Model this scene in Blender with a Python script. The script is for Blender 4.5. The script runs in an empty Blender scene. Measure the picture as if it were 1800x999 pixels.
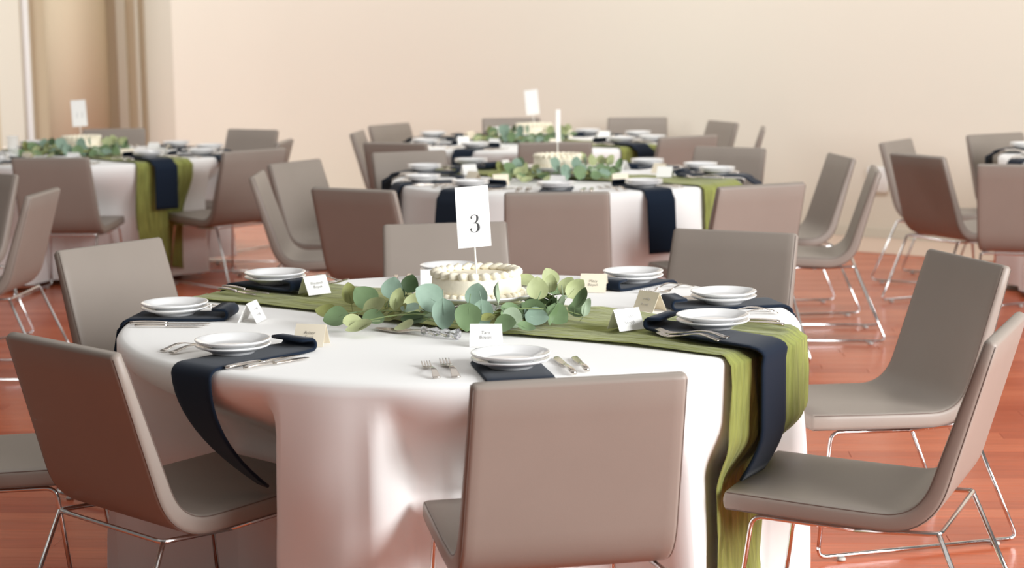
import bpy, math, random
from mathutils import Vector, Matrix, noise

R = math.radians
scene = bpy.context.scene
COL = scene.collection
random.seed(4)

# ------------------------------------------------------------------ camera
CAM_H, F_PX, HORIZON, ROLL = 1.542, 3220.0, 45.0, 0.0136
pitch = math.atan((499.5 - HORIZON) / F_PX)
cam_data = bpy.data.cameras.new('camera')
cam = bpy.data.objects.new('camera', cam_data)
COL.objects.link(cam)
cam_data.sensor_width = 36.0
cam_data.lens = F_PX / 1800.0 * 36.0
cam_data.clip_end = 100
cam.matrix_world = (Matrix.Translation((0, 0, CAM_H)) @ Matrix.Rotation(math.pi / 2 - pitch, 4, 'X')
                    @ Matrix.Rotation(-ROLL, 4, 'Z'))
cam_data.dof.use_dof = True
cam_data.dof.focus_distance = 4.75
cam_data.dof.aperture_fstop = 4.0
scene.camera = cam

# ------------------------------------------------------------------ light
scene.view_settings.view_transform = 'Standard'
scene.view_settings.look = 'None'
scene.view_settings.exposure = 0.09
scene.view_settings.gamma = 1.0
scene.view_settings.use_curve_mapping = False

world = bpy.data.worlds.new('world')
scene.world = world
world.use_nodes = True
bg = world.node_tree.nodes['Background']
bg.inputs[0].default_value = (1.0, 0.955, 0.91, 1)
bg.inputs[1].default_value = 0.17


def area(name, loc, target, sx, sy, watts, color):
    d = bpy.data.lights.new(name, 'AREA')
    d.shape = 'RECTANGLE'
    d.size, d.size_y, d.energy, d.color = sx, sy, watts, color
    o = bpy.data.objects.new(name, d)
    COL.objects.link(o)
    o.location = loc
    o.rotation_euler = (Vector(target) - Vector(loc)).to_track_quat('-Z', 'Y').to_euler()
    return o


area('window_light_right', (6.6, 1.0, 2.9), (0, 5.5, 0.5), 5.5, 3.4, 1060, (0.98, 0.995, 1.0))
area('window_light_far_left', (-9.5, 15.5, 2.4), (-4.5, 20.0, 1.2), 4.0, 3.4, 250, (1.0, 0.985, 0.96))
area('overhead_fill', (-0.5, 7.0, 5.2), (-0.5, 7.0, 0), 9.0, 10.0, 160, (1.0, 0.97, 0.93))  # added fill from above, lifts tabletops and other level faces
area('rear_wall_fill', (-1.6, 13.0, 4.6), (0.2, 15.2, 1.3), 12.0, 0.6, 178, (1.0, 0.985, 0.955))  # unseen lamp added only to brighten the oblique rear wall


# ------------------------------------------------------------------ helpers
def lin(r, g, b):
    def f(c):
        c /= 255.0
        return c / 12.92 if c <= 0.04045 else ((c + 0.055) / 1.055) ** 2.4
    return (f(r), f(g), f(b), 1.0)


def material(name, rgb, rough=0.5, metal=0.0, spec=0.5, bump=None, vary=None, sheen=0.0, trans=0.0, coat=0.0, ior=1.45, coords='Object'):
    """bump=(scale,strength,stretch xyz)  vary=(scale, factor, stretch) darkening noise"""
    m = bpy.data.materials.new(name)
    m.use_nodes = True
    nt = m.node_tree
    b = nt.nodes['Principled BSDF']
    b.inputs['Base Color'].default_value = lin(*rgb)
    b.inputs['Roughness'].default_value = rough
    b.inputs['Metallic'].default_value = metal
    b.inputs['Specular IOR Level'].default_value = spec
    b.inputs['Sheen Weight'].default_value = sheen
    b.inputs['Transmission Weight'].default_value = trans
    b.inputs['Coat Weight'].default_value = coat
    b.inputs['IOR'].default_value = ior
    tc = nt.nodes.new('ShaderNodeTexCoord')

    def noise_node(scale, stretch):
        mp = nt.nodes.new('ShaderNodeMapping')
        mp.inputs['Scale'].default_value = stretch
        nt.links.new(tc.outputs[coords], mp.inputs[0])
        n = nt.nodes.new('ShaderNodeTexNoise')
        n.inputs['Scale'].default_value = scale
        n.inputs['Detail'].default_value = 4
        nt.links.new(mp.outputs[0], n.inputs['Vector'])
        return n
    if bump:
        n = noise_node(bump[0], bump[2])
        bp = nt.nodes.new('ShaderNodeBump')
        bp.inputs['Strength'].default_value = bump[1]
        bp.inputs['Distance'].default_value = 0.004
        nt.links.new(n.outputs['Fac'], bp.inputs['Height'])
        nt.links.new(bp.outputs[0], b.inputs['Normal'])
    if vary:
        n = noise_node(vary[0], vary[2])
        mr = nt.nodes.new('ShaderNodeMapRange')
        mr.inputs['From Min'].default_value = 0.3
        mr.inputs['From Max'].default_value = 0.7
        mr.inputs['To Min'].default_value = 1 - vary[1]
        mr.inputs['To Max'].default_value = 1 + vary[1]
        nt.links.new(n.outputs['Fac'], mr.inputs[0])
        mx = nt.nodes.new('ShaderNodeMix')
        mx.data_type = 'RGBA'
        mx.blend_type = 'MULTIPLY'
        mx.inputs[0].default_value = 1.0
        mx.inputs[6].default_value = lin(*rgb)
        nt.links.new(mr.outputs[0], mx.inputs[7])
        nt.links.new(mx.outputs[2], b.inputs['Base Color'])
    return m


ONE = (1, 1, 1)
M = {
    'leather': material('taupe_leather', (149, 139, 130), 0.42, spec=0.38, bump=(420, 0.06, ONE), vary=(3, 0.04, ONE)),
    'piping': material('leather_piping', (112, 98, 90), 0.5),
    'chrome': material('chrome', (225, 225, 225), 0.12, metal=1.0),
    'glide': material('glide_plastic', (190, 186, 180), 0.5),
    'cloth': material('white_linen', (250, 249, 247), 0.85, spec=0.2, bump=(900, 0.05, ONE), sheen=0.15),
    'runner': material('green_gauze', (142, 147, 80), 0.9, spec=0.1, bump=(16, 1.0, (1, 7, 1)), vary=(7, 0.28, (1.0, 8, 1)), sheen=0.2, coords='UV'),
    'navy': material('navy_linen', (20, 32, 48), 0.85, spec=0.15, bump=(700, 0.1, ONE), sheen=0.12),
    'china': material('white_china', (246, 246, 246), 0.12, spec=0.5, coat=0.3),
    'steel': material('polished_steel', (222, 214, 206), 0.16, metal=1.0),
    'card': material('white_card', (253, 252, 249), 0.7, spec=0.2),
    'cream_card': material('cream_card', (247, 236, 214), 0.7, spec=0.2),
    'ink': material('black_ink', (66, 66, 68), 0.7),
    'line': material('grey_print', (196, 194, 196), 0.7),
    'icing': material('cream_icing', (252, 244, 222), 0.55, spec=0.3, bump=(90, 0.2, ONE)),
    'stick': material('white_stick', (245, 243, 238), 0.5),
    'stem': material('stem_green', (126, 142, 92), 0.6),
    'acrylic': material('clear_acrylic', (250, 250, 255), 0.05, trans=0.95, ior=1.45),
    'glass': material('clear_glass', (252, 254, 253), 0.02, trans=1.0, ior=1.4),
    'board': material('table_wood', (120, 96, 74), 0.6),
    'black': material('dark_metal', (40, 36, 34), 0.4, metal=0.6),
    'wall': material('cream_plaster', (234, 226, 212), 0.9, spec=0.1, vary=(0.35, 0.025, ONE)),
    'wall_warm': material('beige_plaster', (214, 198, 172), 0.9, spec=0.1, vary=(0.5, 0.03, ONE)),
    'trim': material('off_white_paint', (226, 220, 206), 0.7, spec=0.2),
    'stone': material('pale_stone', (226, 202, 184), 0.5, spec=0.4, vary=(2, 0.03, ONE)),
    'socket': material('white_plastic', (244, 242, 240), 0.35),
}
gb = M['glass'].node_tree.nodes['Principled BSDF']
gb.inputs['Transmission Weight'].default_value = 0.0
gb.inputs['Alpha'].default_value = 0.22
LEAF = {}
for k, rgb in {'teal': (136, 160, 142), 'green': (114, 138, 98), 'olive': (136, 140, 82), 'pale': (172, 180, 132),
               'dark': (70, 92, 58), 'grey': (150, 166, 140)}.items():
    LEAF[k] = material('leaf_' + k, rgb, 0.55, spec=0.35, vary=(30, 0.1, ONE), bump=(40, 0.15, ONE), sheen=0.1)


def wood_material():
    m = bpy.data.materials.new('cherry_floor_boards')
    m.use_nodes = True
    nt = m.node_tree
    N, L = nt.nodes, nt.links
    b = N['Principled BSDF']
    b.inputs['Roughness'].default_value = 0.24
    b.inputs['Specular IOR Level'].default_value = 0.33
    geo, oi, tc = N.new('ShaderNodeNewGeometry'), N.new('ShaderNodeObjectInfo'), N.new('ShaderNodeTexCoord')
    add = N.new('ShaderNodeMath'); add.operation = 'ADD'
    L.new(geo.outputs['Random Per Island'], add.inputs[0]); L.new(oi.outputs['Random'], add.inputs[1])
    fr = N.new('ShaderNodeMath'); fr.operation = 'FRACT'; L.new(add.outputs[0], fr.inputs[0])
    ramp = N.new('ShaderNodeValToRGB')
    ramp.color_ramp.elements[0].color = lin(184, 86, 52)
    ramp.color_ramp.elements[1].color = lin(210, 112, 74)
    L.new(fr.outputs[0], ramp.inputs[0])
    mp = N.new('ShaderNodeMapping'); mp.inputs['Scale'].default_value = (2.5, 34, 34)
    L.new(tc.outputs['Object'], mp.inputs[0])
    n = N.new('ShaderNodeTexNoise'); n.inputs['Scale'].default_value = 1.6; n.inputs['Detail'].default_value = 6
    L.new(mp.outputs[0], n.inputs['Vector'])
    mr = N.new('ShaderNodeMapRange'); mr.inputs['From Min'].default_value = .3; mr.inputs['From Max'].default_value = .7
    mr.inputs['To Min'].default_value = .86; mr.inputs['To Max'].default_value = 1.1
    L.new(n.outputs['Fac'], mr.inputs[0])
    mx = N.new('ShaderNodeMix'); mx.data_type = 'RGBA'; mx.blend_type = 'MULTIPLY'; mx.inputs[0].default_value = 1
    L.new(ramp.outputs[0], mx.inputs[6]); L.new(mr.outputs[0], mx.inputs[7])
    L.new(mx.outputs[2], b.inputs['Base Color'])
    return m


M['wood'] = wood_material()


class MB:
    """collects vertices and faces for ONE mesh"""
    def __init__(self):
        self.v, self.f = [], []

    def add(self, v, f):
        o = len(self.v)
        self.v += [tuple(p) for p in v]
        self.f += [tuple(i + o for i in q) for q in f]
        return self

    def box(self, x0, x1, y0, y1, z0, z1):
        v = [(x, y, z) for z in (z0, z1) for y in (y0, y1) for x in (x0, x1)]
        return self.add(v, [(0, 2, 3, 1), (4, 5, 7, 6), (0, 1, 5, 4), (2, 6, 7, 3), (0, 4, 6, 2), (1, 3, 7, 5)])

    def rings(self, rs, closed=True, cap=True):
        """skin a list of equally long rings"""
        n = len(rs[0])
        v = [p for r in rs for p in r]
        f = []
        for i in range(len(rs) - 1):
            for j in range(n if closed else n - 1):
                k = (j + 1) % n
                f.append((i * n + j, i * n + k, (i + 1) * n + k, (i + 1) * n + j))
        if cap and closed:
            f.append(tuple(range(n))[::-1])
            f.append(tuple((len(rs) - 1) * n + j for j in range(n)))
        return self.add(v, f)

    def tube(self, pts, r, n=8, cap=True):
        return self.rings(tube_rings(pts, r, n), cap=cap)

    def lathe(self, prof, n=32, c=(0, 0, 0)):
        rs = [[(c[0] + r * math.cos(2 * math.pi * j / n), c[1] + r * math.sin(2 * math.pi * j / n), c[2] + z)
               for j in range(n)] for r, z in prof]
        return self.rings(rs, cap=True)

    def mesh(self, name, mat, smooth=True):
        me = bpy.data.meshes.new(name)
        me.from_pydata(self.v, [], self.f)
        me.materials.append(mat)
        if smooth:
            me.shade_smooth()
        me.update()
        return me

    def obj(self, name, mat, parent=None, smooth=True):
        return link(bpy.data.objects.new(name, self.mesh(name, mat, smooth)), parent)


def tube_rings(pts, r, n=8):
    pts = [Vector(p) for p in pts]
    rr = r if isinstance(r, (list, tuple)) else [r] * len(pts)
    out, prev = [], None
    for i, p in enumerate(pts):
        t = (pts[min(i + 1, len(pts) - 1)] - pts[max(i - 1, 0)]).normalized()
        if prev is None:
            a = Vector((0, 0, 1)) if abs(t.z) < 0.9 else Vector((1, 0, 0))
            u = t.cross(a).normalized()
        else:
            u = (prev - t * prev.dot(t)).normalized()
        prev = u
        w = t.cross(u)
        out.append([p + (u * math.cos(2 * math.pi * j / n) + w * math.sin(2 * math.pi * j / n)) * rr[i] for j in range(n)])
    return out


def fillet(pts, rad, n=5):
    pts = [Vector(p) for p in pts]
    out = [pts[0]]
    for i in range(1, len(pts) - 1):
        a, b, c = pts[i - 1], pts[i], pts[i + 1]
        d = min(rad, (a - b).length * .45, (c - b).length * .45)
        p, q = b + (a - b).normalized() * d, b + (c - b).normalized() * d
        for k in range(n + 1):
            t = k / n
            out.append(p * (1 - t) ** 2 + b * 2 * t * (1 - t) + q * t * t)
    out.append(pts[-1])
    return out


def slab_rings(path, side, width, thick, rc=0.012, arc=3):
    """rounded rectangular section swept along path (Vectors); side = unit vectors"""
    out = []
    n = len(path)
    for i in range(n):
        t = (path[min(i + 1, n - 1)] - path[max(i - 1, 0)]).normalized()
        s = side[i] if isinstance(side, list) else side
        nn = s.cross(t).normalized()
        w, h = width[i] / 2, thick[i] / 2
        r = min(rc, h * .98, w * .98)
        ring = []
        for cx, cy, a0 in ((1, 1, 0), (-1, 1, 90), (-1, -1, 180), (1, -1, 270)):
            for k in range(arc + 1):
                a = R(a0 + 90 * k / arc)
                ring.append((cx * (w - r) + r * math.cos(a), cy * (h - r) + r * math.sin(a)))
            # support point on the flat that follows
            if cy * cx > 0:
                ring.append((cx * (w - r - .02 * min(1, w / .1)), cy * h))
                ring.append((-cx * (w - r - .02 * min(1, w / .1)), cy * h))
        out.append([path[i] + s * a + nn * b for a, b in ring])
    return out


def link(o, parent=None):
    COL.objects.link(o)
    if parent:
        o.parent = parent
    return o


def empty(name, loc=(0, 0, 0), rz=0.0):
    o = bpy.data.objects.new(name, None)
    o.empty_display_size = 0.05
    COL.objects.link(o)
    o.location = loc
    o.rotation_euler = (0, 0, rz)
    return o


def tag(o, label, cat, group=None):
    o['label'], o['category'] = label, cat
    if group:
        o['group'] = group
    return o


def structure(o, label=None):
    o['kind'] = 'structure'
    if label:
        o['label'] = label
    return o


def copy_tree(o, parent=None):
    c = o.copy()
    COL.objects.link(c)
    c.parent = parent
    for ch in list(o.children):
        copy_tree(ch, c)
    return c


def sub(o, name, mesh, parent):
    return link(bpy.data.objects.new(name, mesh), parent)


# ------------------------------------------------------------------ the room
# rear wall runs obliquely; WA..WB is its foot
WA, WB = Vector((-3.22, 17.70, 0)), Vector((6.2, 10.16, 0))
wd = (WB - WA).normalized()
wn = Vector((wd.y, -wd.x, 0))          # towards the room
if wn.y > 0:
    wn = -wn


def wall_between(name, a, b, back, h, mat, z0=0.0):
    m = MB()
    a, b, back = Vector(a), Vector(b), Vector(back)
    v = [a, b, b + back, a + back]
    m.add([(p.x, p.y, z) for z in (z0, h) for p in v],
          [(0, 1, 5, 4), (1, 2, 6, 5), (2, 3, 7, 6), (3, 0, 4, 7), (4, 5, 6, 7), (0, 3, 2, 1)])
    return structure(m.obj(name, mat, smooth=False))


WH = 3.6
wall_between('wall_rear', WA, WB, -wn * .25, WH, M['wall'])
wall_between('baseboard_rear', WA + wn * .012, WB + wn * .012, -wn * .012, 0.075, M['trim'])
wall_between('trim_1', WA + wn * .80, WB + wn * .80, -wn * .785, 0.006, M['stone'], z0=-.004)
# recess to the left of the rear wall
ret = Vector((-3.93, 19.95, 0))
wall_between('wall_return', WA, ret, (.25, .1, 0), WH, M['trim'])
LY = 19.95
wall_between('wall_left', (-9.0, LY, 0), (-3.93, LY, 0), (0, .25, 0), WH, M['wall_warm'])
# rounded column in front of the left wall
m = MB()
cxl, rr = -4.62, 0.32
m.lathe([(rr, 0.0), (rr, WH)], 48, (cxl, LY - .2, 0))
structure(m.obj('wall_column', M['wall_warm']))
for i, (x0, x1, dep, mat) in enumerate([(-4.22, -4.12, .06, 'trim'), (-4.02, -3.98, .05, 'trim'), (-5.50, -5.24, .10, 'trim')]):
    m = MB()
    m.box(x0, x1, LY - dep, LY, 0, WH)
    structure(m.obj('trim_%d' % (i + 2), M[mat], smooth=False))
# tall window strip in the left wall
w = structure(MB().box(-5.24, -5.15, LY - .05, LY, 0.1, WH).obj('window_1', M['trim'], smooth=False))
MB().box(-5.228, -5.162, LY - .058, LY - .051, 0.14, WH - .05).obj('pane', M['china'], w, smooth=False)

# floor: base slab and boards
floor = structure(MB().box(-9, 7, -6, 22, -.06, -.014).obj('floor', M['board'], smooth=False))
BW, BL, ANG = 0.10, 1.7, R(-4)
brot = Matrix.Rotation(ANG, 4, 'Z')
near_n = 0
stuff = MB()


def board_verts(l, w):
    g, h = .0005, 0.0
    x, y = l / 2 - g, w / 2 - g
    b = .0009
    v = [(-x, -y, -.014), (x, -y, -.014), (x, y, -.014), (-x, y, -.014),
         (-x, -y, h - b), (x, -y, h - b), (x, y, h - b), (-x, y, h - b),
         (-x + b, -y + b, h), (x - b, -y + b, h), (x - b, y - b, h), (-x + b, y - b, h)]
    f = [(0, 1, 5, 4), (1, 2, 6, 5), (2, 3, 7, 6), (3, 0, 4, 7),
         (4, 5, 9, 8), (5, 6, 10, 9), (6, 7, 11, 10), (7, 4, 8, 11), (8, 9, 10, 11)]
    return v, f


bm_ = MB().add(*board_verts(BL, BW))
board_mesh = bm_.mesh('floor_board', M['wood'], smooth=False)
for row in range(-20, 220):
    yy = row * BW
    off = random.uniform(0, BL)
    for k in range(-6, 6):
        c = brot @ Vector((k * BL + off, yy, 0))
        if not (-5 < c.x < 6 and -1 < c.y < 21):
            continue
        foot = c - WA
        if foot.dot(wn) < -0.6 and c.x > -3.3:
            continue
        inview = 3.4 < c.y < 7.6 and abs(c.x) < .28 * c.y + .95
        if inview and near_n < 300:
            near_n += 1
            o = link(bpy.data.objects.new('floor_board', board_mesh), floor)
            o.location, o.rotation_euler = c, (0, 0, ANG)
        else:
            v, f = board_verts(BL, BW)
            stuff.add([brot @ Vector(p) + c for p in v], f)
so = stuff.obj('floor_boards', M['wood'], floor, smooth=False)
so['kind'] = 'stuff'

# wall socket low on the rear wall
sp = WA + wd * ((2.62 - WA.x) / wd.x)
m = MB()
path = [Vector((0, -.004 * k, 0)) for k in range(0, 4)]
rs = slab_rings([Vector((0, 0, 0)), Vector((0, -.02, 0)), Vector((0, -.026, 0))], Vector((1, 0, 0)), [.16, .16, .145], [.18, .18, .165], .02, 4)
m.rings(rs)
so = tag(m.obj('wall_socket', M['socket']), 'white rounded socket plate low on the cream rear wall', 'socket')
so.location = sp + Vector((0, 0, .42)) + wn * .001
so.rotation_euler = (0, 0, math.atan2(wd.y, wd.x))

# ------------------------------------------------------------------ chair
ZT = 0.824
BACK_Y = -0.335


def build_chair():
    root = empty('dining_chair')
    X = Vector((1, 0, 0))
    line = fillet([(0, .285, .408), (0, .05, .397), (0, -.190, .388), (0, BACK_Y + .010, ZT - .004)], .110, 9)
    # finer sampling of straight parts
    p = []
    for a, b in zip(line[:-1], line[1:]):
        k = max(1, int((b - a).length / .06))
        p += [a.lerp(b, j / k) for j in range(k)]
    p.append(line[-1])
    n = len(p)

    def wid(q):
        return .478 - .022 * max(0, (q.z - .40)) / .42 - .012 * max(0, q.y) / .28

    def thk(q):
        return .048 - .016 * max(0, (q.z - .40)) / .42
    W, T = [wid(q) for q in p], [thk(q) for q in p]
    rs = slab_rings(p, X, W, T, .013, 3)
    # rounded ends
    def end(q0, tt, steps, i):
        out = []
        for d, sc, sw in steps:
            q = q0 + tt * d
            out.append(slab_rings([q - tt * .01, q, q + tt * .01], X, [W[i] * sw] * 3, [T[i] * sc] * 3, .013, 3)[1])
        return out
    t0, t1 = (p[1] - p[0]).normalized(), (p[-1] - p[-2]).normalized()
    rs = end(p[0], t0, ((-.009, .45, .965), (-.006, .80, .985)), 0) + rs + end(p[-1], t1, ((.006, .80, .985), (.009, .45, .965)), n - 1)
    cut = next(i for i, q in enumerate(p) if q.z > .50) + 2
    seat_m = MB().rings(rs[:cut + 1], cap=False)
    seat_m.f.append(tuple(range(len(rs[0])))[::-1])
    seat_m.obj('seat', M['leather'], root)
    back_m = MB().rings(rs[cut:], cap=False)
    back_m.f.append(tuple((len(rs) - cut - 1) * len(rs[0]) + j for j in range(len(rs[0]))))
    back_m.obj('backrest', M['leather'], root)
    # piping along the inner and outer edges of both sides
    for sx in (-1, 1):
        for sn in (1, -1):
            pts = []
            for i, q in enumerate(p):
                t = (p[min(i + 1, n - 1)] - p[max(i - 1, 0)]).normalized()
                nn = X.cross(t).normalized()
                pts.append(q + X * sx * (W[i] / 2 - .0036) + nn * sn * (T[i] / 2 - .0036))
            MB().tube(pts, .0014, 5).obj('piping', M['piping'], root)
    # bent rod frame
    r = .0062
    zt = .362
    m = MB()
    m.tube(fillet([(-.212, -.02, zt), (-.216, -.222, zt + .010), (.216, -.222, zt + .010), (.212, -.02, zt)], .02, 5), r, 8)
    m.obj('seat_rail', M['chrome'], root)
    for s in (-1, 1):
        pts = fillet([(s * .212, -.03, zt), (s * .214, .225, zt + .012), (s * .236, .275, r + .009), (s * .240, -.370, r + .009), (s * .216, -.218, zt + .010)], .03, 6)
        rings = tube_rings(pts, r, 8)
        # index ranges: 0 start, 1-7 bend, 8-14 bend, 15-21 bend, 22 end
        MB().rings(rings[0:9]).obj('leg', M['chrome'], root)
        MB().rings(rings[8:16]).obj('runner', M['chrome'], root)
        MB().rings(rings[15:]).obj('leg', M['chrome'], root)
        for gy in (.20, -.30):
            MB().lathe([(.004, .009), (.012, .008), (.013, .001), (.011, 0)], 12, (s * .238, gy, 0)).obj('glide', M['glide'], root)
    return root


chair0 = build_chair()
used = [False]
CHAIRS = []


def chair(x, y, facing, label, group=None):
    """x, y: middle of the top edge of the back; facing in degrees from +X"""
    o = chair0 if not used[0] else copy_tree(chair0)
    used[0] = True
    a = R(facing)
    ox, oy = x - BACK_Y * math.cos(a), y - BACK_Y * math.sin(a)
    o.location = (ox, oy, 0.001)
    o.rotation_euler = (0, 0, a - math.pi / 2)
    tag(o, label, 'chair', group)
    CHAIRS.append((ox, oy, a))
    return o


G3 = 'chairs around the table with the number 3 card'
chair(.138, 3.656, 102, 'taupe leather chair whose seat fronts the place setting beside the cake server', G3)
chair(-1.049, 4.168, 46, 'taupe leather chair with a navy napkin trailing onto its seat', G3)
chair(-1.365, 6.150, -37, 'taupe leather chair turned three-quarters, at setting between trailing napkin and runner', G3)
chair(-.243, 6.667, -83, 'taupe leather chair facing the cake from across the number 3 table', G3)
chair(.776, 6.284, -119, 'brown-shaded taupe chair at number 3 table behind the folded napkin and forks', G3)
chair(1.388, 5.495, -164, 'taupe leather chair at number 3 table, seat reaching past the hanging runner', G3)
chair(1.165, 4.225, 156, 'taupe leather chair whose seat front touches the hanging green runner', G3)
chair(-1.745, 4.83, 0, 'taupe chair standing sideways behind the chair with the trailing napkin', None)
for x, y, a, label in [
        (0.198, 7.836, 88, 'taupe chair turned squarely away behind the number 3 card, at second table'),
        (-0.708, 8.139, 59, 'dark taupe chair back next to two overlapping chairs, at second table'),
        (1.114, 8.073, 115, 'pale-lit taupe chair back beside the runner hanging from second table'),
        (-0.59, 10.58, -66, 'pale taupe chair facing second table in front of a darker chair back'),
        (1.275, 10.581, -124, 'brown taupe chair facing second table above the napkin beside its runner'),
        (-1.176, 9.9, -30, 'taupe chair showing inner back and seat, overlapped by an edge-on chair, second table'),
        (1.78, 9.79, -174, 'taupe chair showing inner back, half behind the edge-on chair by the socket'),
        (-1.269, 9.09, 1, 'taupe chair seen edge-on in front of another, next to dark chair back'),
        (1.79, 8.91, 172, 'taupe chair seen edge-on with its back against the white wall socket'),
        ]:
    chair(x, y, a, label, 'chairs around the second table')
for x, y, a, label in [
        (-2.627, 10.451, 85, 'taupe chair turned squarely away at the table with the tall glass'),
        (-2.907, 13.489, -85, 'taupe chair behind the cake on the table with the tall glass'),
        (-1.833, 13.157, -122, 'dark taupe chair facing the tall-glass table, behind a chair beside its runner'),
        (-1.515, 10.9, 134, 'taupe chair with its seat beside the runner hanging from the tall-glass table'),
        (-1.437, 11.77, 175, 'narrow edge-on taupe chair at the table with the tall glass'),
        ]:
    chair(x, y, a, label, 'chairs around the table with the tall glass')
for x, y, a, label in [
        (-0.904, 13.6, -36, 'taupe chair turned towards the farthest table, behind a dark chair back'),
        (-0.72, 11.4, 63, 'dark taupe chair back at farthest table, directly behind a pale chair'),
        (0.009, 14.3, -83, 'taupe chair behind the cake on the farthest table'),
        (0.98, 14.1, -97, 'brown taupe chair facing the farthest table near its stacked plates'),
        (1.56, 13.35, -160, 'brown taupe chair by the wall, between a pale chair and a sliver-thin chair'),
        (1.138, 11.645, 120, 'pale taupe chair back beside the runner hanging from the farthest table'),
        (0.275, 11.23, 90, 'taupe chair back between the cakes of the second and farthest tables'),
        (-1.068, 12.694, -5, "edge-on taupe chair against the wall beside the farthest table's chairs"),
        (1.735, 12.504, 172, 'sliver-thin edge-on taupe chair standing alone against the rear wall'),
        ]:
    chair(x, y, a, label, 'chairs around the farthest table')
for x, y, a, label in [
        (2.296, 10.965, -34, 'taupe chair showing its inner back, partly behind a very dark chair back'),
        (2.164, 9.77, 25, 'very dark chair back overlapping a paler chair, near the wall socket'),
        (3.032, 11.5, -62, 'grey-lit taupe chair facing the partly hidden table near the socket'),
        (2.52, 8.98, 66, 'dark taupe chair back in front of the partly hidden table'),
        ]:
    chair(x, y, a, label, 'chairs around the table near the socket')
chair(-2.094, 8.22, 177, 'edge-on taupe chair with slanted chrome legs, facing away from number 3 table', None)
chair(-2.67, 9.38, -125, 'taupe chair behind the edge-on chair that faces away from number 3 table', None)

# ------------------------------------------------------------------ tables and linen
TR = 0.915
TABLES = {'T3': (-.1426, 4.952), 'T2': (.30, 9.58), 'T4': (.19, 12.55), 'T1': (-2.72, 11.80), 'T5': (3.75, 10.50)}
TDESC = {'T3': 'the number 3 table', 'T2': 'the second table behind number 3', 'T4': 'the farthest table',
         'T1': 'the table with the tall glass', 'T5': 'the table near the wall socket'}


def push_in(cx, cy, nth):
    """how far the chair seats push the hanging cloth inwards, by angle"""
    pen = [0.0] * nth
    for ox, oy, a in CHAIRS:
        if math.hypot(ox - cx, oy - cy) > 1.6:
            continue
        f = Vector((math.cos(a), math.sin(a)))
        s = Vector((-f.y, f.x))
        for i in range(nth):
            th = 2 * math.pi * i / nth
            d = Vector((math.cos(th), math.sin(th)))
            r = TR + .06
            while r > .4:
                q = Vector((cx, cy)) + d * r - Vector((ox, oy))
                if abs(q.dot(s)) < .258 and -.37 < q.dot(f) < (.334 if cy < 6 and th > R(295) else .318):
                    pen[i] = max(pen[i], TR + .03 - r)
                r -= .01
    sm = [max(pen[(i + j) % nth] for j in (-1, 0, 1)) for i in range(nth)]
    return [(sm[i - 1] + 2 * sm[i] + sm[(i + 1) % nth]) / 4 for i in range(nth)]


def fold(th, seed):
    r = random.Random(seed)
    v = 0
    for k, a in ((5, .5), (8, .8), (11, .8), (14, .7), (19, .4)):
        v += a * math.cos(k * th + r.uniform(0, 6.28) + .8 * math.sin(2 * th + r.uniform(0, 6.28)))
    v /= 2.0
    return math.copysign(abs(v) ** .8, v)


CLOTH = {}


def cloth_radius(key, th, z):
    pen, nth, seed = CLOTH[key]
    th %= 2 * math.pi
    s = min(1, max(0, (.735 - z) / .70))
    i = int(round(th / (2 * math.pi) * nth)) % nth
    ramp = min(1, max(0, (.72 - z) / .27))
    if key == 'T3' and math.degrees(th) > 295:
        ramp = min(1, max(0, (.60 - z) / .15))
    ramp = ramp * ramp * (3 - 2 * ramp)
    damp = 1 / (1 + 7 * pen[i])
    if key == 'T3':       # the cloth lies flatter under the hanging runner
        damp *= 1 - .85 * math.exp(-((math.degrees(th) - 330) / 26) ** 2)
    fine = 0.0
    if key == 'T3':       # slanting drag folds
        fine = .006 * s * math.sin(24 * th + 9 * s + 3 * math.sin(3 * th)) + .004 * noise.noise((6 * math.cos(th), 6 * math.sin(th), 7 * z))
    return fine + TR + .006 + .012 * s + (.042 * (s ** .75) * fold(th, seed) + .010 * s) * damp - pen[i] * ramp


def build_table(key, seed, detailed):
    cx, cy = TABLES[key]
    root = tag(empty('banquet_table', (cx, cy, 0)), 'round folding banquet table hidden under the cloth of ' + TDESC[key], 'table')
    MB().lathe([(.01, .722), (.90, .722), (.905, .73), (.905, .738), (.90, .745), (.01, .745)], 64).obj('tabletop', M['board'], root)
    for k in range(4):
        a = R(45 + 90 * k)
        MB().tube([(.35 * math.cos(a), .35 * math.sin(a), .722), (.38 * math.cos(a), .38 * math.sin(a), 0)], .014, 8).obj('leg', M['black'], root)
    nth = 360 if detailed else 240
    CLOTH[key] = (push_in(cx, cy, nth), nth, seed)
    m = MB()
    rs = []
    for r in (.05, .3, .6, .82, .885):
        rs.append([(r * math.cos(2 * math.pi * j / nth), r * math.sin(2 * math.pi * j / nth), .7495) for j in range(nth)])
    for r, z in ((.903, .7488), (.914, .745)):
        rs.append([(r * math.cos(2 * math.pi * j / nth), r * math.sin(2 * math.pi * j / nth), z) for j in range(nth)])
    rows = 30 if detailed else 18
    for i in range(rows + 1):
        z = .735 - (.735 - .035) * i / rows
        ring = []
        for j in range(nth):
            th = 2 * math.pi * j / nth
            r = cloth_radius(key, th, z)
            ring.append((r * math.cos(th), r * math.sin(th), z))
        rs.append(ring)
    m.rings(rs, cap=False)
    m.f.append(tuple(range(nth)))
    o = m.obj('tablecloth', M['cloth'])
    o.location = (cx, cy, 0)
    tag(o, 'white floor-length cloth draped over ' + TDESC[key], 'tablecloth')


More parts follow.
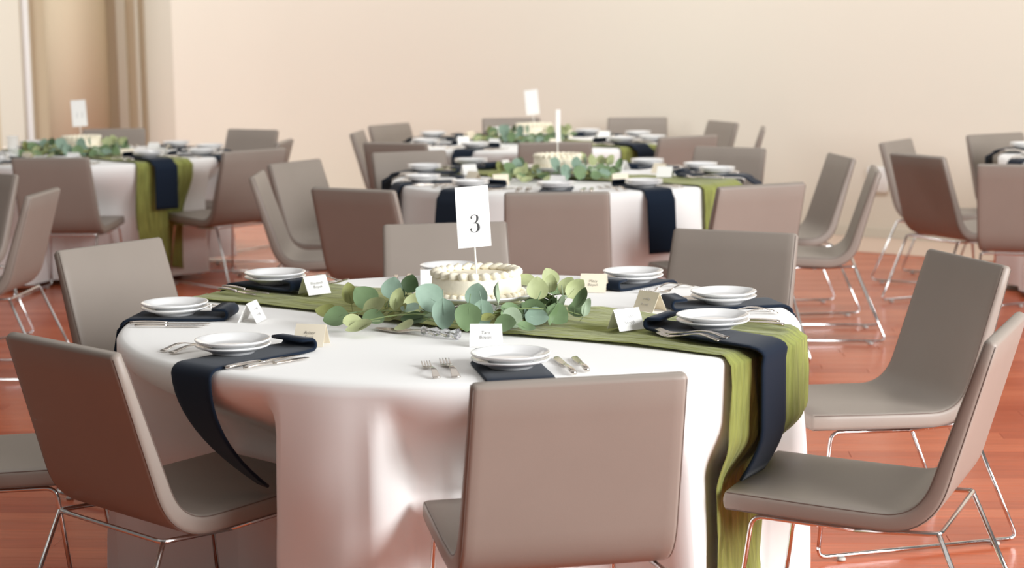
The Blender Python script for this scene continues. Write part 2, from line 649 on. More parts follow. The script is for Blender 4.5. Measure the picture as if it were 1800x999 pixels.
def build_runner(key, ang, off, hw, seed, drop0, drop1, label):
    """crinkled gauze strip across the table, hanging over both edges"""
    cx, cy = TABLES[key]
    d = Vector((math.cos(R(ang)), math.sin(R(ang)), 0))
    s = Vector((-d.y, d.x, 0))
    nv, nu = (72, 260) if key == 'T3' else (40, 170)
    m = MB()
    rows = []
    for j in range(nv + 1):
        t = j / nv * 2 - 1
        row = []
        for i in range(nu + 1):
            # arc length parameter from far end to near end
            L = 2 * TR + drop0 + drop1
            u = -TR - drop0 + L * i / nu
            v = off + hw * t * (1 + .10 * noise.noise((u * 2.2, seed, 0))) + .03 * noise.noise((u * 1.7, 5, seed))
            a = math.sqrt(max(.01, TR * TR - v * v))
            cr = .0105 - .011 * abs(noise.noise((u * 2.2 + .4 * noise.noise((u * 3, v * 5, 1)), v * 17, seed))) - .006 * abs(noise.noise((u * 7, v * 42, seed + 3)))
            if abs(u) < a - .01:
                q = d * u + s * v
                z = .7525 + max(.0005, cr)
            else:
                e = abs(u) - (a - .01)
                sg = 1 if u > 0 else -1
                # roll over the edge then hang
                if e < .03:
                    f = e / .03
                    rad, z = (a - .01) + .022 * math.sin(f * math.pi / 2), .7515 + .006 - .012 * (1 - math.cos(f * math.pi / 2))
                    q = d * sg * rad + s * v
                else:
                    z = max(.03, .742 - (e - .03))
                    p2 = d * sg * (a + .004) + s * v * (1 - .10 * min(1, (e - .03) / .6))
                    th = math.atan2(p2.y, p2.x) % (2 * math.pi)
                    rc = max(cloth_radius(key, th + q, zz) for q in (-.03, 0, .03) for zz in (z, min(.735, z + .04)))
                    rad = rc + .013
                    q = Vector((p2.x, p2.y, 0)).normalized() * (rad + 1.5 * max(0, cr))
            row.append((q.dot(d), q.dot(s), z))
        rows.append(row)
    m.rings(rows, closed=False)
    o = m.obj('table_runner', M['runner'])
    uv = o.data.uv_layers.new(name='cloth')
    for lp in o.data.loops:
        jj, ii = divmod(lp.vertex_index, nu + 1)
        uv.data[lp.index].uv = (L * ii / nu, 2 * hw * jj / nv)
    o.location = (cx, cy, 0)
    o.rotation_euler = (0, 0, R(ang))
    o.modifiers.new('thickness', 'SOLIDIFY').thickness = .0012
    return tag(o, label, 'table runner')


build_table('T3', 11, True)
build_table('T2', 5, False)
build_table('T4', 8, False)
build_table('T1', 21, False)
build_table('T5', 3, False)
build_runner('T3', -37.5, .09, .232, 1.3, .35, .68, 'crinkled green gauze runner hanging to the floor from the number 3 table')
build_runner('T2', -37, .03, .19, 4.1, .3, .62, 'crinkled green gauze runner across the second table behind number 3')
build_runner('T4', -46, .03, .19, 7.7, .3, .6, 'crinkled green gauze runner across the farthest table by the wall')
build_runner('T1', -50, .03, .19, 9.2, .3, .66, 'crinkled green gauze runner on the table with the tall glass')
build_runner('T5', 135, .0, .19, 2.2, .3, .3, 'crinkled green gauze runner on the table near the wall socket')

# ------------------------------------------------------------------ tableware prototypes (meshes)
plate_mesh = MB().lathe([(.004, .003), (.046, .003), (.048, .0), (.052, .0), (.054, .004), (.068, .010), (.086, .0165), (.0915, .0195),
                         (.0930, .0215), (.0920, .0232), (.0895, .0230), (.078, .0185), (.066, .0135), (.058, .0095), (.052, .0085), (.004, .0085)], 48).mesh('plate', M['china'])


def fork_parts(L, wide):
    h = MB()
    # handle: flat bar, widening to its end (at -y); neck narrow
    path, W, T = [], [], []
    for i in range(11):
        t = i / 10
        y = -L / 2 + t * L * .62
        path.append(Vector((0, y, .0035 + .010 * math.sin(t * math.pi) ** 1.3 + .004 * t)))
        W.append((.0185 - .0125 * min(1, t * 1.25)) * wide)
        T.append(.0028)
    h.rings(slab_rings(path, Vector((1, 0, 0)), W, T, .0013, 2))
    t_ = MB()
    y0 = -L / 2 + L * .62
    path, W = [], []
    for i, (f, w) in enumerate(((0, .006), (.06, .009), (.11, .019), (.18, .024), (.22, .0245))):
        path.append(Vector((0, y0 + f * L, .0075 - .0038 * min(1, f / .16) + .0 * i)))
        W.append(w * wide)
    t_.rings(slab_rings(path, Vector((1, 0, 0)), W, [.0026] * 5, .0012, 2))
    for k in range(4):
        x = (-.0095 + .0063 * k) * wide
        pp = [Vector((x, y0 + L * (.20 + .18 * q / 4), .0037 + .008 * (q / 4) ** 1.6)) for q in range(5)]
        t_.rings(slab_rings(pp, Vector((1, 0, 0)), [.0036 * wide, .0036 * wide, .0034 * wide, .003 * wide, .0018 * wide], [.0024] * 5, .001, 2))
    return h, t_


def knife_parts(L):
    h, b = MB(), MB()
    path = [Vector((0, -L / 2 + L * .46 * i / 8, .0065 + .002 * math.sin(i / 8 * 3.14))) for i in range(9)]
    h.rings(slab_rings(path, Vector((1, 0, 0)), [.012, .015, .015, .0145, .0135, .0125, .0115, .011, .011], [.007] * 9, .0033, 3))
    path, W = [], []
    for f, w in ((.45, .010), (.5, .015), (.6, .0175), (.75, .019), (.9, .0185), (.97, .013), (1.0, .004)):
        path.append(Vector(((.019 - w) * .4, -L / 2 + L * f, .0045)))
        W.append(w)
    b.rings(slab_rings(path, Vector((1, 0, 0)), W, [.004, .003, .0026, .0024, .0022, .002, .0016], .001, 2))
    return h, b


def two_part(name, parts, names):
    root = empty(name)
    for m, n in zip(parts, names):
        m.obj(n, M['steel'], root)
    return root


big_fork = two_part('fork', fork_parts(.195, 1.15), ('handle', 'tines'))
small_fork = two_part('fork', fork_parts(.168, 1.0), ('handle', 'tines'))
big_knife = two_part('knife', knife_parts(.225), ('handle', 'blade'))
small_knife = two_part('knife', knife_parts(.19), ('handle', 'blade'))
PROTO_USED = {}


def merged(parts, name):
    m = MB()
    for p in parts:
        m.add(p.v, p.f)
    return m.mesh(name, M['steel'])


fork_far, knife_far = merged(fork_parts(.19, 1.1), 'fork'), merged(knife_parts(.215), 'knife')


def take(proto):
    if proto.name not in PROTO_USED:
        PROTO_USED[proto.name] = True
        return proto
    return copy_tree(proto)


def polar(key, th, r, lat):
    cx, cy = TABLES[key]
    a = R(th)
    return cx + r * math.cos(a) - lat * math.sin(a), cy + r * math.sin(a) + lat * math.cos(a)


def napkin(key, th, w, hang, z0, label, group=None, taper=0.0, r_in=.60, lean=0.0, drift=0.0, twist=0.0, dth=0.0, flat=None, skew=0.0):
    """folded navy napkin lying radially under the plates and hanging off the edge"""
    cx, cy = TABLES[key]
    a = R(th + dth)
    er, et = Vector((math.cos(a), math.sin(a), 0)), Vector((-math.sin(a), math.cos(a), 0))
    t = .0085
    path = []
    # inner folded-over end
    for k in range(8):
        f = k / 7
        ang = math.pi / 2 + f * math.pi
        path.append(er * (r_in + .013 * math.cos(ang) + (.03 * (1 - f) if k == 0 else 0)) + Vector((0, 0, z0 + .017 + .013 * math.sin(ang))))
    W = [w * (.80 + .08 * k / 7) for k in range(8)]
    for k in range(1, 9):
        r = r_in + (TR - .012 - r_in) * k / 8
        path.append(er * r + et * skew * k / 8 + Vector((0, 0, z0 + .004)))
        W.append(w)
    for k in range(1, 5):
        f = k / 4 * math.pi / 2
        path.append(er * (TR - .012 + (.030 if z0 < .76 else .062) * math.sin(f)) + et * skew + Vector((0, 0, z0 + .004 - .022 * (1 - math.cos(f)))))
        W.append(w)
    side = [et.copy() for _ in path]
    n = 12
    zt = z0 - .018
    for k in range(1, n + 1):
        f = k / n
        z = zt - hang * f
        thp = math.atan2(er.y, er.x) % (2 * math.pi)
        rr_ = cloth_radius(key, thp, z) if twist == 0 else None
        if rr_ is None:
            rad = TR + .018 - lean * f * f
        else:
            rad = max(max(cloth_radius(key, thp + q, zz) for q in (-.09, -.05, 0, .05, .09) for zz in (z, min(.735, z + .05))), TR - .3) + (.018 if key == 'T3' else .030)
        rad += .056 if z0 > .76 else 0
        if flat:
            rad = TR + flat - lean * max(0, (f - .6) / .4) ** 1.5
        path.append(er * rad + et * (skew + drift * f * f) + Vector((0, 0, z)))
        W.append(w * (1 - taper * f ** 2.0))
        side.append((et * math.cos(twist * f) + er * math.sin(twist * f)).normalized())
    T = [t] * len(path)
    rs = slab_rings([Vector((p.x, p.y, p.z)) for p in path], side, W, T, .004, 2)
    o = MB().rings(rs).obj('napkin', M['navy'])
    o.location = (cx, cy, 0)
    return tag(o, label, 'napkin', group)


def text_mesh(lines, size, mat):
    cu = bpy.data.curves.new('lettering', 'FONT')
    cu.body = lines
    cu.size = size
    cu.align_x, cu.align_y = 'CENTER', 'CENTER'
    cu.shear = .12
    cu.space_line = .95
    cu.extrude = .0001
    cu.offset = -size * .020
    o = bpy.data.objects.new('lettering', cu)
    COL.objects.link(o)
    dg = bpy.context.evaluated_depsgraph_get()
    me = bpy.data.meshes.new_from_object(o.evaluated_get(dg))
    bpy.data.objects.remove(o)
    me.materials.clear()
    me.materials.append(mat)
    return me


def scribble_mesh(mat):
    m = MB()
    for row, z in enumerate((.007, -.009)):
        pts = [Vector((-.016 + .032 * i / 14, z + .0032 * math.sin(i * 2.1 + row) + .002 * math.cos(i * 3.7), 0)) for i in range(15)]
        m.tube(pts, .0005, 4)
    return m.mesh('lettering', mat)


CW, CHh = .080, .060            # place card face
CS = .028                       # half spread of its feet


def card_mesh(mat):
    m = MB()
    hgt = math.sqrt(CHh ** 2 - CS ** 2)
    t = .0006
    x = CW / 2
    prof = [(-CS, 0), (0, hgt), (CS, 0), (CS - .0012, 0), (0, hgt - .0016), (-CS + .0012, 0)]
    n = len(prof)
    v = [(sx * x, p[0], p[1]) for sx in (-1, 1) for p in prof]
    f = [(i, (i + 1) % n, n + (i + 1) % n, n + i) for i in range(n)]
    f += [(0, 5, 4, 1), (1, 4, 3, 2), (6, 7, 10, 11), (7, 8, 9, 10)]
    m.add(v, f)
    return m.mesh('place_card', mat, smooth=False)


card_w, card_c = card_mesh(M['card']), card_mesh(M['cream_card'])
hgt_ = math.sqrt(CHh ** 2 - CS ** 2)
tilt = math.atan2(hgt_, CS)


def place_card(x, y, z, face_deg, mesh, label, text=None, size=.015, group=None, scribble=False, scale=1.0):
    """face_deg: direction the written face looks"""
    o = link(bpy.data.objects.new('place_card', mesh))
    o.location = (x, y, z)
    o.rotation_euler = (0, 0, R(face_deg) + math.pi / 2)      # written face looks along local -Y
    o.scale = (scale,) * 3
    tag(o, label, 'place card', group)
    if text or scribble:
        me = text_mesh(text, size, M['ink']) if text else SCRIB
        c = link(bpy.data.objects.new('lettering', me), o)
        c.rotation_euler = (tilt, 0, 0)
        c.location = (0, -CS / 2 - .0009, hgt_ / 2 + .0007)
    return o


SCRIB = scribble_mesh(M['line'])


def setting(key, th, desc, z0=.750, wn_=.155, hang=.32, card=None, r_pl=.79, far=False, group=None, nap={}, card_label=None, fork_dz=0):
    g = group
    lab = (lambda s: s + ' ' + desc)
    napkin(key, th, wn_, hang, z0, lab('folded navy napkin hanging off the table'), g and 'napkins on ' + g, **nap)
    for k in range(2):
        x, y = polar(key, th, r_pl, 0)
        o = link(bpy.data.objects.new('plate', plate_mesh))
        o.location = (x, y, z0 + .0092 + .0125 * k)
        o.rotation_euler = (0, 0, random.uniform(0, 6))
        tag(o, lab(('lower', 'upper')[k] + ' white china plate of the pair'), 'plate', g and 'plates on ' + g)
    spec = [('fork', big_fork, -.137, .755, 'larger'), ('fork', small_fork, -.183, .765, 'smaller'),
            ('knife', big_knife, .130, .775, 'longer'), ('knife', small_knife, .170, .765, 'shorter')]
    for kind, proto, lat, r, adj in spec:
        x, y = polar(key, th, r, lat)
        if far:
            o = link(bpy.data.objects.new(kind, fork_far if kind == 'fork' else knife_far))
        else:
            o = take(proto)
        o.location = (x, y, z0 + (fork_dz if kind == 'fork' else 0))
        o.rotation_euler = (0, 0, R(th) + math.pi / 2 + random.uniform(-.05, .05))
        tag(o, lab(adj + ' steel ' + kind), kind, g and kind + 's on ' + g)
    if card:
        place_card(*card)


Z3 = .7502
ZR = .7685
setting('T3', -80, 'beside the clear-handled cake server', Z3, .16, .27, nap=dict(r_in=.665))
setting('T3', -135, 'at the setting whose napkin trails onto a seat', Z3, .145, .285, r_pl=.765,
        nap=dict(taper=.60, lean=.16, drift=.06, twist=.22, r_in=.60, dth=3.5))
setting('T3', 174, 'between the trailing napkin and the runner', Z3, .15, .10, r_pl=.80, nap=dict(r_in=.65))
setting('T3', 136, 'at the chairless end of the runner', ZR, .15, .25, r_pl=.80, nap=dict(r_in=.665))
setting('T3', 94, 'straight across the cake from the cake server', Z3, .15, .25, r_pl=.81, nap=dict(r_in=.67))
setting('T3', 50, 'by the cream card behind the eucalyptus', Z3, .15, .25, r_pl=.80, nap=dict(r_in=.66))
setting('T3', 12, 'between the hanging runner and the cream cards', Z3, .15, .12, r_pl=.755)
setting('T3', -30, 'lying on the green runner', ZR, .150, .310, r_pl=.75, nap=dict(dth=0, flat=.046, lean=.055, skew=-.115), fork_dz=.0088)

cx3, cy3 = TABLES['T3']


def card3(dx, dy, face, mesh, label, text=None, size=.0125, scribble=False, z=.751):
    place_card(cx3 + dx, cy3 + dy, z, face, mesh, label, text, size, None, scribble)


card3(-.442, .418, -50, card_w, 'white tent card lettered in two lines, standing on the green runner', 'Elizabeth\nBoyuk', z=.764)
card3(-.570, .0, -12, card_w, 'white tent card seen nearly edge-on between trailing napkin and runner', None, scribble=True)
card3(-.365, -.395, -104, card_c, 'cream tent card beside the setting whose napkin trails onto a seat', 'Asher\nFunk')
card3(.076, -.43, -94, card_w, 'white tent card half hidden by plates beside the cake server', 'Tara\nBoyuk')
card3(.435, -.295, -58, card_w, 'white tent card on the runner with fork tines overlapping its face', None, scribble=True, z=.764)
card3(.525, .09, -140, card_c, 'small cream tent card turned sideways between two settings', None, scribble=True)
card3(.388, .475, -103, card_c, 'cream tent card with two legible lines behind the eucalyptus', 'Macy\nBoyuk')
card3(-.098, .62, -88, card_w, 'white tent card mostly hidden behind the cake', None)

for key, angs, g in (('T2', (164, -161, 131, -129, -96, -64, -17, 23, 54, 95), 'the second table behind number 3'),
                     ('T4', (-164, 157, -122, -83, -47, -13, 26, 62, 110), 'the farthest table'),
                     ('T1', (-14, -50, -86, -122, -160, 20, 55, 92, 130), 'the table with the tall glass'),
                     ('T5', (-168, 150), 'the table near the wall socket')):
    for i, th in enumerate(angs):
        on_runner = min(abs((th - a + 180) % 360 - 180) for a in {'T2': (-37, 143), 'T4': (-46, 134), 'T1': (-50, 130), 'T5': (135, -45)}[key]) < 26
        x, y = polar(key, th, .53, random.uniform(-.06, .06))
        zc = .751 if not on_runner else .764
        setting(key, th, 'on ' + g, ZR if on_runner else Z3, .155, .04 if (key, i) == ('T1', 0) else .28 if i % 2 == 0 or key != 'T4' else .2, far=True, group=g,
                card=(x, y, zc, th + 180 + random.uniform(-25, 25) if i % 3 else -90 + random.uniform(-40, 40),
                      card_c if i % 2 else card_w, 'small tent place card on ' + g, None, .014, 'place cards on ' + g))

# ------------------------------------------------------------------ cake, stand, number card
STAND_H = .046


def build_stand():
    root = empty('cake_stand')
    MB().lathe([(.01, 0), (.085, 0), (.088, .004), (.080, .008), (.050, .013), (.042, .020), (.046, .028), (.06, .0325), (.06, .035), (.01, .035)], 40).obj('pedestal', M['china'], root)
    MB().lathe([(.01, .034), (.12, .0345), (.16, .042), (.176, .0515), (.179, .0545), (.177, .0565), (.170, .0540), (.155, .0485), (.13, .0462), (.01, .046)], 56).obj('stand_plate', M['china'], root)
    return root


def build_cake():
    root = empty('layer_cake')
    m = MB()
    prof = [(.004, 0), (.119, 0), (.1225, .004), (.1235, .02), (.1235, .043), (.1215, .0515), (.115, .055), (.10, .0555), (.004, .0555)]
    rs = []
    n = 72
    for r, z in prof:
        rs.append([((r + (.0012 * noise.noise((9 * math.cos(2 * math.pi * j / n), 9 * math.sin(2 * math.pi * j / n), 40 * z)) if r > .05 else 0)) * math.cos(2 * math.pi * j / n),
                    (r + (.0012 * noise.noise((9 * math.cos(2 * math.pi * j / n), 9 * math.sin(2 * math.pi * j / n), 40 * z)) if r > .05 else 0)) * math.sin(2 * math.pi * j / n), z) for j in range(n)])
    m.rings(rs)
    m.obj('cake_body', M['icing'], root)
    # piped shell: ridged dollop with a tail
    d = MB()
    rs = []
    for i in range(8):
        t = i / 7
        rad = .0145 * math.sin(math.pi * min(1, .18 + t * .80)) ** .7 * (1 - .35 * t)
        ring = []
        for j in range(14):
            a = 2 * math.pi * j / 14
            q = rad * (1 + .10 * math.cos(7 * a))
            ring.append((-.016 + .036 * t, q * math.cos(a), .009 + q * .85 * math.sin(a) - .004 * t))
        rs.append(ring)
    d.rings(rs)
    shell = d.mesh('piped_shell', M['icing'])
    for k in range(24):
        a = 2 * math.pi * k / 24
        o = sub(None, 'piped_shell', shell, root)
        o.location = (.109 * math.cos(a), .109 * math.sin(a), .0535)
        o.rotation_euler = (0, -.1, a + 2.2)
        o.scale = (1.08, 1.12, 1.05)
    for k in range(36):
        a = 2 * math.pi * (k + .4) / 36
        o = sub(None, 'piped_shell', shell, root)
        o.location = (.128 * math.cos(a), .128 * math.sin(a), -.001)
        o.rotation_euler = (0, 0, a + 1.57)
        o.scale = (.72, .72, .8)
    return root


def glyph_three(h):
    """high-contrast figure 3 with ball ends, in the XY plane"""
    m = MB()
    top = [(-.19, .30), (-.16, .40), (-.05, .47), (.06, .465), (.155, .40), (.175, .28), (.13, .13), (.03, .045), (-.06, .03)]
    bot = [(-.06, .03), (.06, .025), (.17, -.05), (.215, -.20), (.18, -.36), (.06, -.465), (-.08, -.475), (-.20, -.40), (-.235, -.28)]

    def stroke(ctrl, wmax):
        pts = []
        c = [Vector((p[0], p[1], 0)) for p in ctrl]
        for i in range(len(c) - 1):
            p0, p1, p2, p3 = c[max(i - 1, 0)], c[i], c[i + 1], c[min(i + 2, len(c) - 1)]
            for k in range(6):
                t = k / 6
                pts.append(.5 * ((2 * p1) + (p2 - p0) * t + (2 * p0 - 5 * p1 + 4 * p2 - p3) * t * t + (3 * p1 - p0 - 3 * p2 + p3) * t ** 3))
        pts.append(c[-1])
        v, f = [], []
        for i, p in enumerate(pts):
            tg = (pts[min(i + 1, len(pts) - 1)] - pts[max(i - 1, 0)]).normalized()
            nrm = Vector((-tg.y, tg.x, 0))
            w = .017 + wmax * 1.25 * max(0, abs(tg.y)) ** 2.2 * (1 if p.x > 0 else .25)
            v += [(p + nrm * w) * h, (p - nrm * w) * h]
        for i in range(len(pts) - 1):
            f.append((2 * i, 2 * i + 1, 2 * i + 3, 2 * i + 2))
        m.add([(q.x, q.y, 0) for q in v], f)
    stroke(top, .036)
    stroke(bot, .046)
    for cx, cy in ((-.155, .30), (-.195, -.28)):
        v = [((cx + .045 * math.cos(2 * math.pi * k / 14)) * h, (cy + .045 * math.sin(2 * math.pi * k / 14)) * h, 0.00002) for k in range(14)]
        m.add(v, [tuple(range(14))])
    return m.mesh('numeral', M['ink'], smooth=False)


def number_card(label, group=None, numeral=None):
    """stick planted in the cake with a tall card; local -Y is the printed side"""
    root = empty('number_card')
    MB().tube([(0, 0, -.045), (0, 0, .16)], .0028, 8).obj('stick', M['stick'], root)
    hw, z0, z1 = .0465, .075, .243
    c = MB().box(-hw, hw, -.0044, -.0031, z0, z1).obj('card', M['card'], root, smooth=False)
    b = MB()
    for x0, x1, y0, y1 in ((-hw + .005, hw - .005, z0 + .006, z0 + .0067), (-hw + .005, hw - .005, z1 - .0067, z1 - .006),
                           (-hw + .005, -hw + .0057, z0 + .006, z1 - .006), (hw - .0057, hw - .005, z0 + .006, z1 - .006)):
        b.box(x0, x1, -.0047, -.0045, y0, y1)
    b.obj('border_line', M['line'], c, smooth=False)
    if numeral == '3':
        o = sub(None, 'numeral', glyph_three(.050), c)
        o.rotation_euler = (math.pi / 2, 0, 0)
        o.location = (0.003, -.0048, z0 + .0655)
    elif numeral:
        o = sub(None, 'numeral', text_mesh(numeral, .062, M['line']), c)
        o.rotation_euler = (math.pi / 2, 0, 0)
        o.location = (0, -.0049, z0 + .07)
    return tag(root, label, 'number card', group)


def leaf_mesh(name, mat, L, W, cup):
    """silver-dollar leaf in XY: stalk end at origin, tip along +Y"""
    m = MB()
    nu, nv = 9, 6
    for i in range(nu + 1):
        t = i / nu
        hw = W / 2 * (math.sin(math.pi * min(1, t ** .82)) ** .62 if 0 < t < 1 else .02)
        for j in range(nv + 1):
            s = j / nv * 2 - 1
            x = s * hw
            z = cup * (x * x) / W - .25 * cup * L * math.sin(t * math.pi) + .0012 * (1 - abs(s)) - .18 * L * t * t * (.5 + cup)
            m.v.append((x, t * L, z))
    for i in range(nu):
        for j in range(nv):
            a = i * (nv + 1) + j
            m.f.append((a, a + 1, a + nv + 2, a + nv + 1))
    # stalk
    m.tube([(0, -.018, -.002), (0, 0, 0), (0, L * .5, -.25 * cup * L - .045 * L)], [.0009, .0009, .0006], 5)
    return m.mesh(name, mat)


leaf_meshes = {k: [leaf_mesh('leaf', mt, .055, .052, .5), leaf_mesh('leaf', mt, .060, .046, .9), leaf_mesh('leaf', mt, .052, .034, 1.4)] for k, mt in LEAF.items()}


def add_leaf(root, p, direction, normal, tint, variant, scale):
    y = Vector(direction).normalized()
    z = Vector(normal)
    z = (z - y * z.dot(y)).normalized()
    x = y.cross(z)
    o = sub(None, 'leaf', leaf_meshes[tint][variant], root)
    mt = Matrix((x, y, z)).transposed().to_4x4()
    ml = Matrix.Translation(p) @ mt @ Matrix.Scale(scale, 4)
    low = min((ml @ v.co).z for v in o.data.vertices)
    if low < .002:
        ml = Matrix.Translation((0, 0, .002 - low)) @ ml
    o.matrix_local = ml
    return o


def build_garland(seed):
    """eucalyptus wreath laid around the stand; local origin at stand centre on the table"""
    rnd = random.Random(seed)
    root = empty('eucalyptus_garland')
    # (dx, dy, height, size, tint, variant, direction (x,y,z), normal (x,y,z)); dx across, dy away
    L = [(-.335, -.03, .050, 1.0, 'olive', 1, (-.1, .1, 1), (.3, -1, .3)),
         (-.270, -.06, .048, 1.35, 'green', 0, (-.5, .1, .5), (.1, -.9, .6)),
         (-.235, .00, .060, 1.15, 'teal', 0, (.2, .2, .9), (0, -.8, .6)),
         (-.218, -.07, .032, 1.2, 'pale', 2, (.35, 0, .9), (.4, -1, .2)),
         (-.185, -.09, .030, 1.15, 'pale', 1, (.6, .1, .7), (.2, -.9, .5)),
         (-.335, -.14, .030, 1.25, 'green', 0, (-.7, -.2, -.1), (0, -.7, .7)),
         (-.370, -.08, .035, 1.0, 'olive', 1, (-.8, 0, .2), (.2, -.7, .7)),
         (-.290, -.20, .026, 1.1, 'pale', 0, (-.5, -.4, .1), (.1, -.6, .8)),
         (-.265, -.24, .014, 1.2, 'pale', 1, (-.9, -.3, -.05), (0, -.3, 1)),
         (-.195, -.23, .020, 1.05, 'pale', 0, (.3, -.6, .1), (-.2, -.5, .9)),
         (-.190, .06, .070, .95, 'dark', 0, (.3, 0, .9), (.1, -1, .3)),
         (-.195, .03, .062, 1.0, 'dark', 1, (-.7, .1, .4), (.1, -.8, .7)),
         (-.085, -.20, .075, 1.5, 'teal', 0, (-.4, -.2, .35), (-.1, -.85, .6)),
         (-.080, -.24, .052, 1.35, 'teal', 1, (.05, -.4, -.8), (.1, -.9, .4)),
         (.000, -.20, .068, 1.15, 'teal', 0, (.1, -.1, .6), (.1, -.9, .5)),
         (-.012, -.27, .055, 1.35, 'green', 0, (-.1, -.35, -.8), (0, -.95, .35)),
         (.018, -.24, .052, 1.25, 'teal', 1, (.15, -.2, -.8), (.3, -.9, .3)),
         (.050, -.27, .022, 1.1, 'green', 0, (.6, -.3, .15), (0, -.75, .7)),
         (.068, -.20, .070, 1.15, 'green', 1, (.7, -.2, -.2), (.1, -.7, .8)),
         (.062, -.20, .078, 1.1, 'grey', 2, (.35, -.1, 1), (1, -.25, .1)),
         (.075, -.22, .048, 1.1, 'grey', 0, (.5, -.2, -.35), (.1, -.9, .5)),
         (.115, -.18, .068, 1.0, 'green', 1, (.7, .0, -.25), (0, -.6, .8)),
         (.165, -.19, .060, 1.3, 'green', 0, (-.25, -.2, -.6), (-.2, -.95, .35)),
         (.165, -.08, .065, 1.15, 'pale', 0, (.05, .1, .9), (.2, -.95, .3)),
         (.200, .00, .075, .85, 'pale', 1, (.15, 0, .9), (.3, -.9, .4)),
         (.222, .02, .100, .9, 'grey', 2, (.8, 0, -.5), (.3, -.3, 1)),
         (.165, .20, .075, 1.1, 'pale', 0, (-.8, 0, .35), (.1, -.5, .9)),
         (.190, .15, .060, 1.0, 'green', 1, (.8, -.1, .1), (.1, -.5, .9)),
         (.205, -.12, .070, 1.0, 'dark', 1, (.05, -.1, -.9), (.6, -.8, .2)),
         (.232, -.14, .085, 1.35, 'grey', 2, (.05, -.1, -1), (.9, -.5, .1)),
         (.245, -.12, .048, 1.0, 'green', 0, (.7, -.2, -.1), (-.1, -.7, .8)),
         (.262, -.05, .060, .75, 'pale', 1, (.2, .1, .8), (.5, -.9, .2)),
         (.285, -.15, .020, .95, 'grey', 2, (.5, -.1, .8), (.7, -.6, .4)),
         (.215, -.20, .045, 1.1, 'green', 2, (-.05, -.2, -.8), (.9, -.5, .2)),
         (.110, -.27, .016, .8, 'green', 1, (.9, -.2, .0), (0, -.5, .9)),
         (.235, -.02, .070, 1.0, 'pale', 0, (.3, .1, .6), (-.1, -.9, .5)),
         (.190, -.16, .045, 1.2, 'green', 0, (.5, -.3, -.3), (0, -.8, .6)),
         (.245, -.09, .075, 1.05, 'pale', 1, (.4, 0, .4), (.4, -.8, .4)),
         (.262, -.16, .050, 1.15, 'green', 2, (.2, -.1, .8), (-.7, -.7, .2)),
         (.130, -.21, .040, 1.15, 'teal', 0, (.7, -.2, .0), (0, -.7, .7)),
         (-.135, -.17, .030, 1.0, 'dark', 1, (-.8, -.1, .1), (0, -.6, .8)),
         (-.300, -.10, .040, 1.15, 'pale', 1, (.4, -.2, .3), (-.1, -.7, .7)),
         (-.240, -.13, .026, 1.1, 'green', 0, (-.6, -.3, .1), (.1, -.6, .8)),
         (.215, .10, .080, 1.0, 'pale', 0, (-.3, .1, .8), (.3, -.8, .4))]
    for dx, dy, h, s, tint, var, d, nm in L:
        add_leaf(root, Vector((dx, dy, h * .78)), d, nm, tint, var, s)
    tints = list(LEAF)
    for k in range(34):          # the rest of the wreath, all the way round
        a = rnd.uniform(0, 2 * math.pi)
        r = rnd.uniform(.17, .25)
        out = Vector((math.cos(a), math.sin(a), 0))
        tan = Vector((-out.y, out.x, 0)) * rnd.choice((-1, 1))
        d = tan * rnd.uniform(.3, 1) + out * rnd.uniform(0, .8) + Vector((0, 0, rnd.uniform(-.1, .35)))
        nm = Vector((out.x * rnd.uniform(.2, .9), out.y * rnd.uniform(.2, .9), rnd.uniform(.5, 1)))
        tint = ('green', 'dark', 'teal', 'olive')[k % 4]
        add_leaf(root, out * r + Vector((0, 0, rnd.uniform(.016, .045))), d, nm, tint, k % 2, rnd.uniform(.75, 1.0))
    # stems
    for q in range(5):
        m = MB()
        a0 = rnd.uniform(0, 6.28)
        pts = []
        for i in range(22):
            a = a0 + i * .14
            r = .185 + .035 * math.sin(i * .5 + q) + .008 * q
            pts.append((r * math.cos(a), r * math.sin(a), .014 + .010 * math.sin(i * .9 + q) + .004 * q))
        m.tube(pts, .0022, 6)
        m.obj('stem', M['stem'], root)
    for p0, p1 in (((-.16, -.10, .02), (-.33, -.13, .03)), ((-.12, -.17, .03), (-.30, -.22, .018)), ((.14, -.15, .03), (.28, -.15, .02)), ((.15, .0, .03), (.26, -.04, .06)),
                   ((-.10, -.18, .04), (.06, -.21, .04)), ((.02, -.22, .03), (.18, -.20, .045))):
        a, b = Vector(p0), Vector(p1)
        mid = (a + b) / 2 + Vector((0, 0, .018))
        MB().tube([a.lerp(mid, t / 5).lerp(mid.lerp(b, t / 5), t / 5) for t in range(6)], .0017, 6).obj('stem', M['stem'], root)
    return root


stand0, cake0, garl0 = build_stand(), build_cake(), build_garland(7)
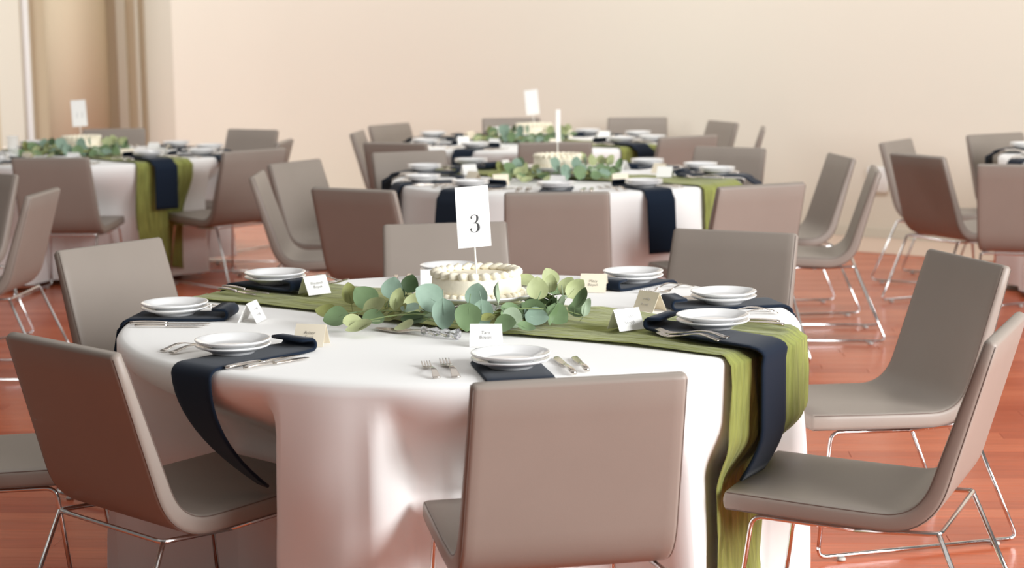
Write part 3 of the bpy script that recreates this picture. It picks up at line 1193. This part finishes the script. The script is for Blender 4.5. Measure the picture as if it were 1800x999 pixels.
# cakes stand a little off the table centres
spots = {'T3': (-.098, 5.0, 0), 'T2': (.245, 9.50, 25), 'T4': (.165, 12.50, -30), 'T1': (-2.745, 11.75, 12)}
for i, (key, (x, y, rz)) in enumerate(spots.items()):
    s = stand0 if i == 0 else copy_tree(stand0)
    c = cake0 if i == 0 else copy_tree(cake0)
    g = garl0 if i == 0 else copy_tree(garl0)
    zr = .7635
    s.location = (x, y, zr)
    c.location = (x, y, zr + STAND_H + .0006)
    c.rotation_euler = (0, 0, R(rz * 3))
    g.location = (x, y - (.085 if key == 'T3' else .02), zr + .001)
    g.rotation_euler = (0, 0, R(rz))
    tag(s, 'low white china cake stand ringed with leaves on ' + TDESC[key], 'cake stand')
    tag(c, 'round cream-iced cake with piped shell border on ' + TDESC[key], 'cake')
    tag(g, 'ring of eucalyptus leaves round the cake stand on ' + TDESC[key], 'garland')
ZC = .7635 + STAND_H + .056
for key, num, rz, lean, lab in (('T3', '3', 13, -2.6, 'tall white card printed with the number 3 stuck in a cake'),
                                ('T2', None, 74, 2.0, 'tall white number card seen nearly edge-on above a cake'),
                                ('T4', None, 12, -5.0, 'tall white number card on the farthest table by the wall'),
                                ('T1', '11', 14, -2.5, 'tall white number card on the table with the tall glass')):
    x, y, _ = spots[key]
    o = number_card(lab, None, num)
    o.location = (x, y, ZC)
    o.rotation_euler = (0, R(lean), R(rz))

# ------------------------------------------------------------------ cake server and tall glass
root = empty('cake_server')
h = MB()
pts, rad = [], []
rs = []
for i in range(15):
    t = i / 14
    rr_ = .0095 + .0028 * math.cos(t * math.pi * 6) + (.003 if t > .85 else 0)
    rs.append([(-.0 + .115 * t, rr_ * math.cos(2 * math.pi * j / 8 + t * 1.2), .0125 + rr_ * math.sin(2 * math.pi * j / 8 + t * 1.2)) for j in range(8)])
h.rings(rs)
h.obj('handle', M['acrylic'], root, smooth=False)
b = MB()
b.rings(slab_rings([Vector((-.165, 0, .004)), Vector((-.13, 0, .004)), Vector((-.06, 0, .005)), Vector((-.03, 0, .010)), Vector((.004, 0, .0125))],
                   Vector((0, 1, 0)), [.012, .04, .054, .014, .010], [.0018, .0018, .0018, .003, .005], .0008, 2))
b.obj('blade', M['steel'], root)
root.location = (cx3 - .088, cy3 - .272, .751)
root.rotation_euler = (0, 0, R(-38))
tag(root, 'cake server with clear faceted handle lying by the eucalyptus', 'cake server')

g = MB().lathe([(.01, .002), (.028, .002), (.0305, .0), (.032, .004), (.034, .08), (.036, .155), (.0345, .155), (.0325, .08), (.030, .012), (.01, .010)], 32).obj('tall_glass', M['glass'])
g.location = (-3.09, 11.40, .7505)
tag(g, 'tall clear drinking glass standing on a background white table', 'glass')
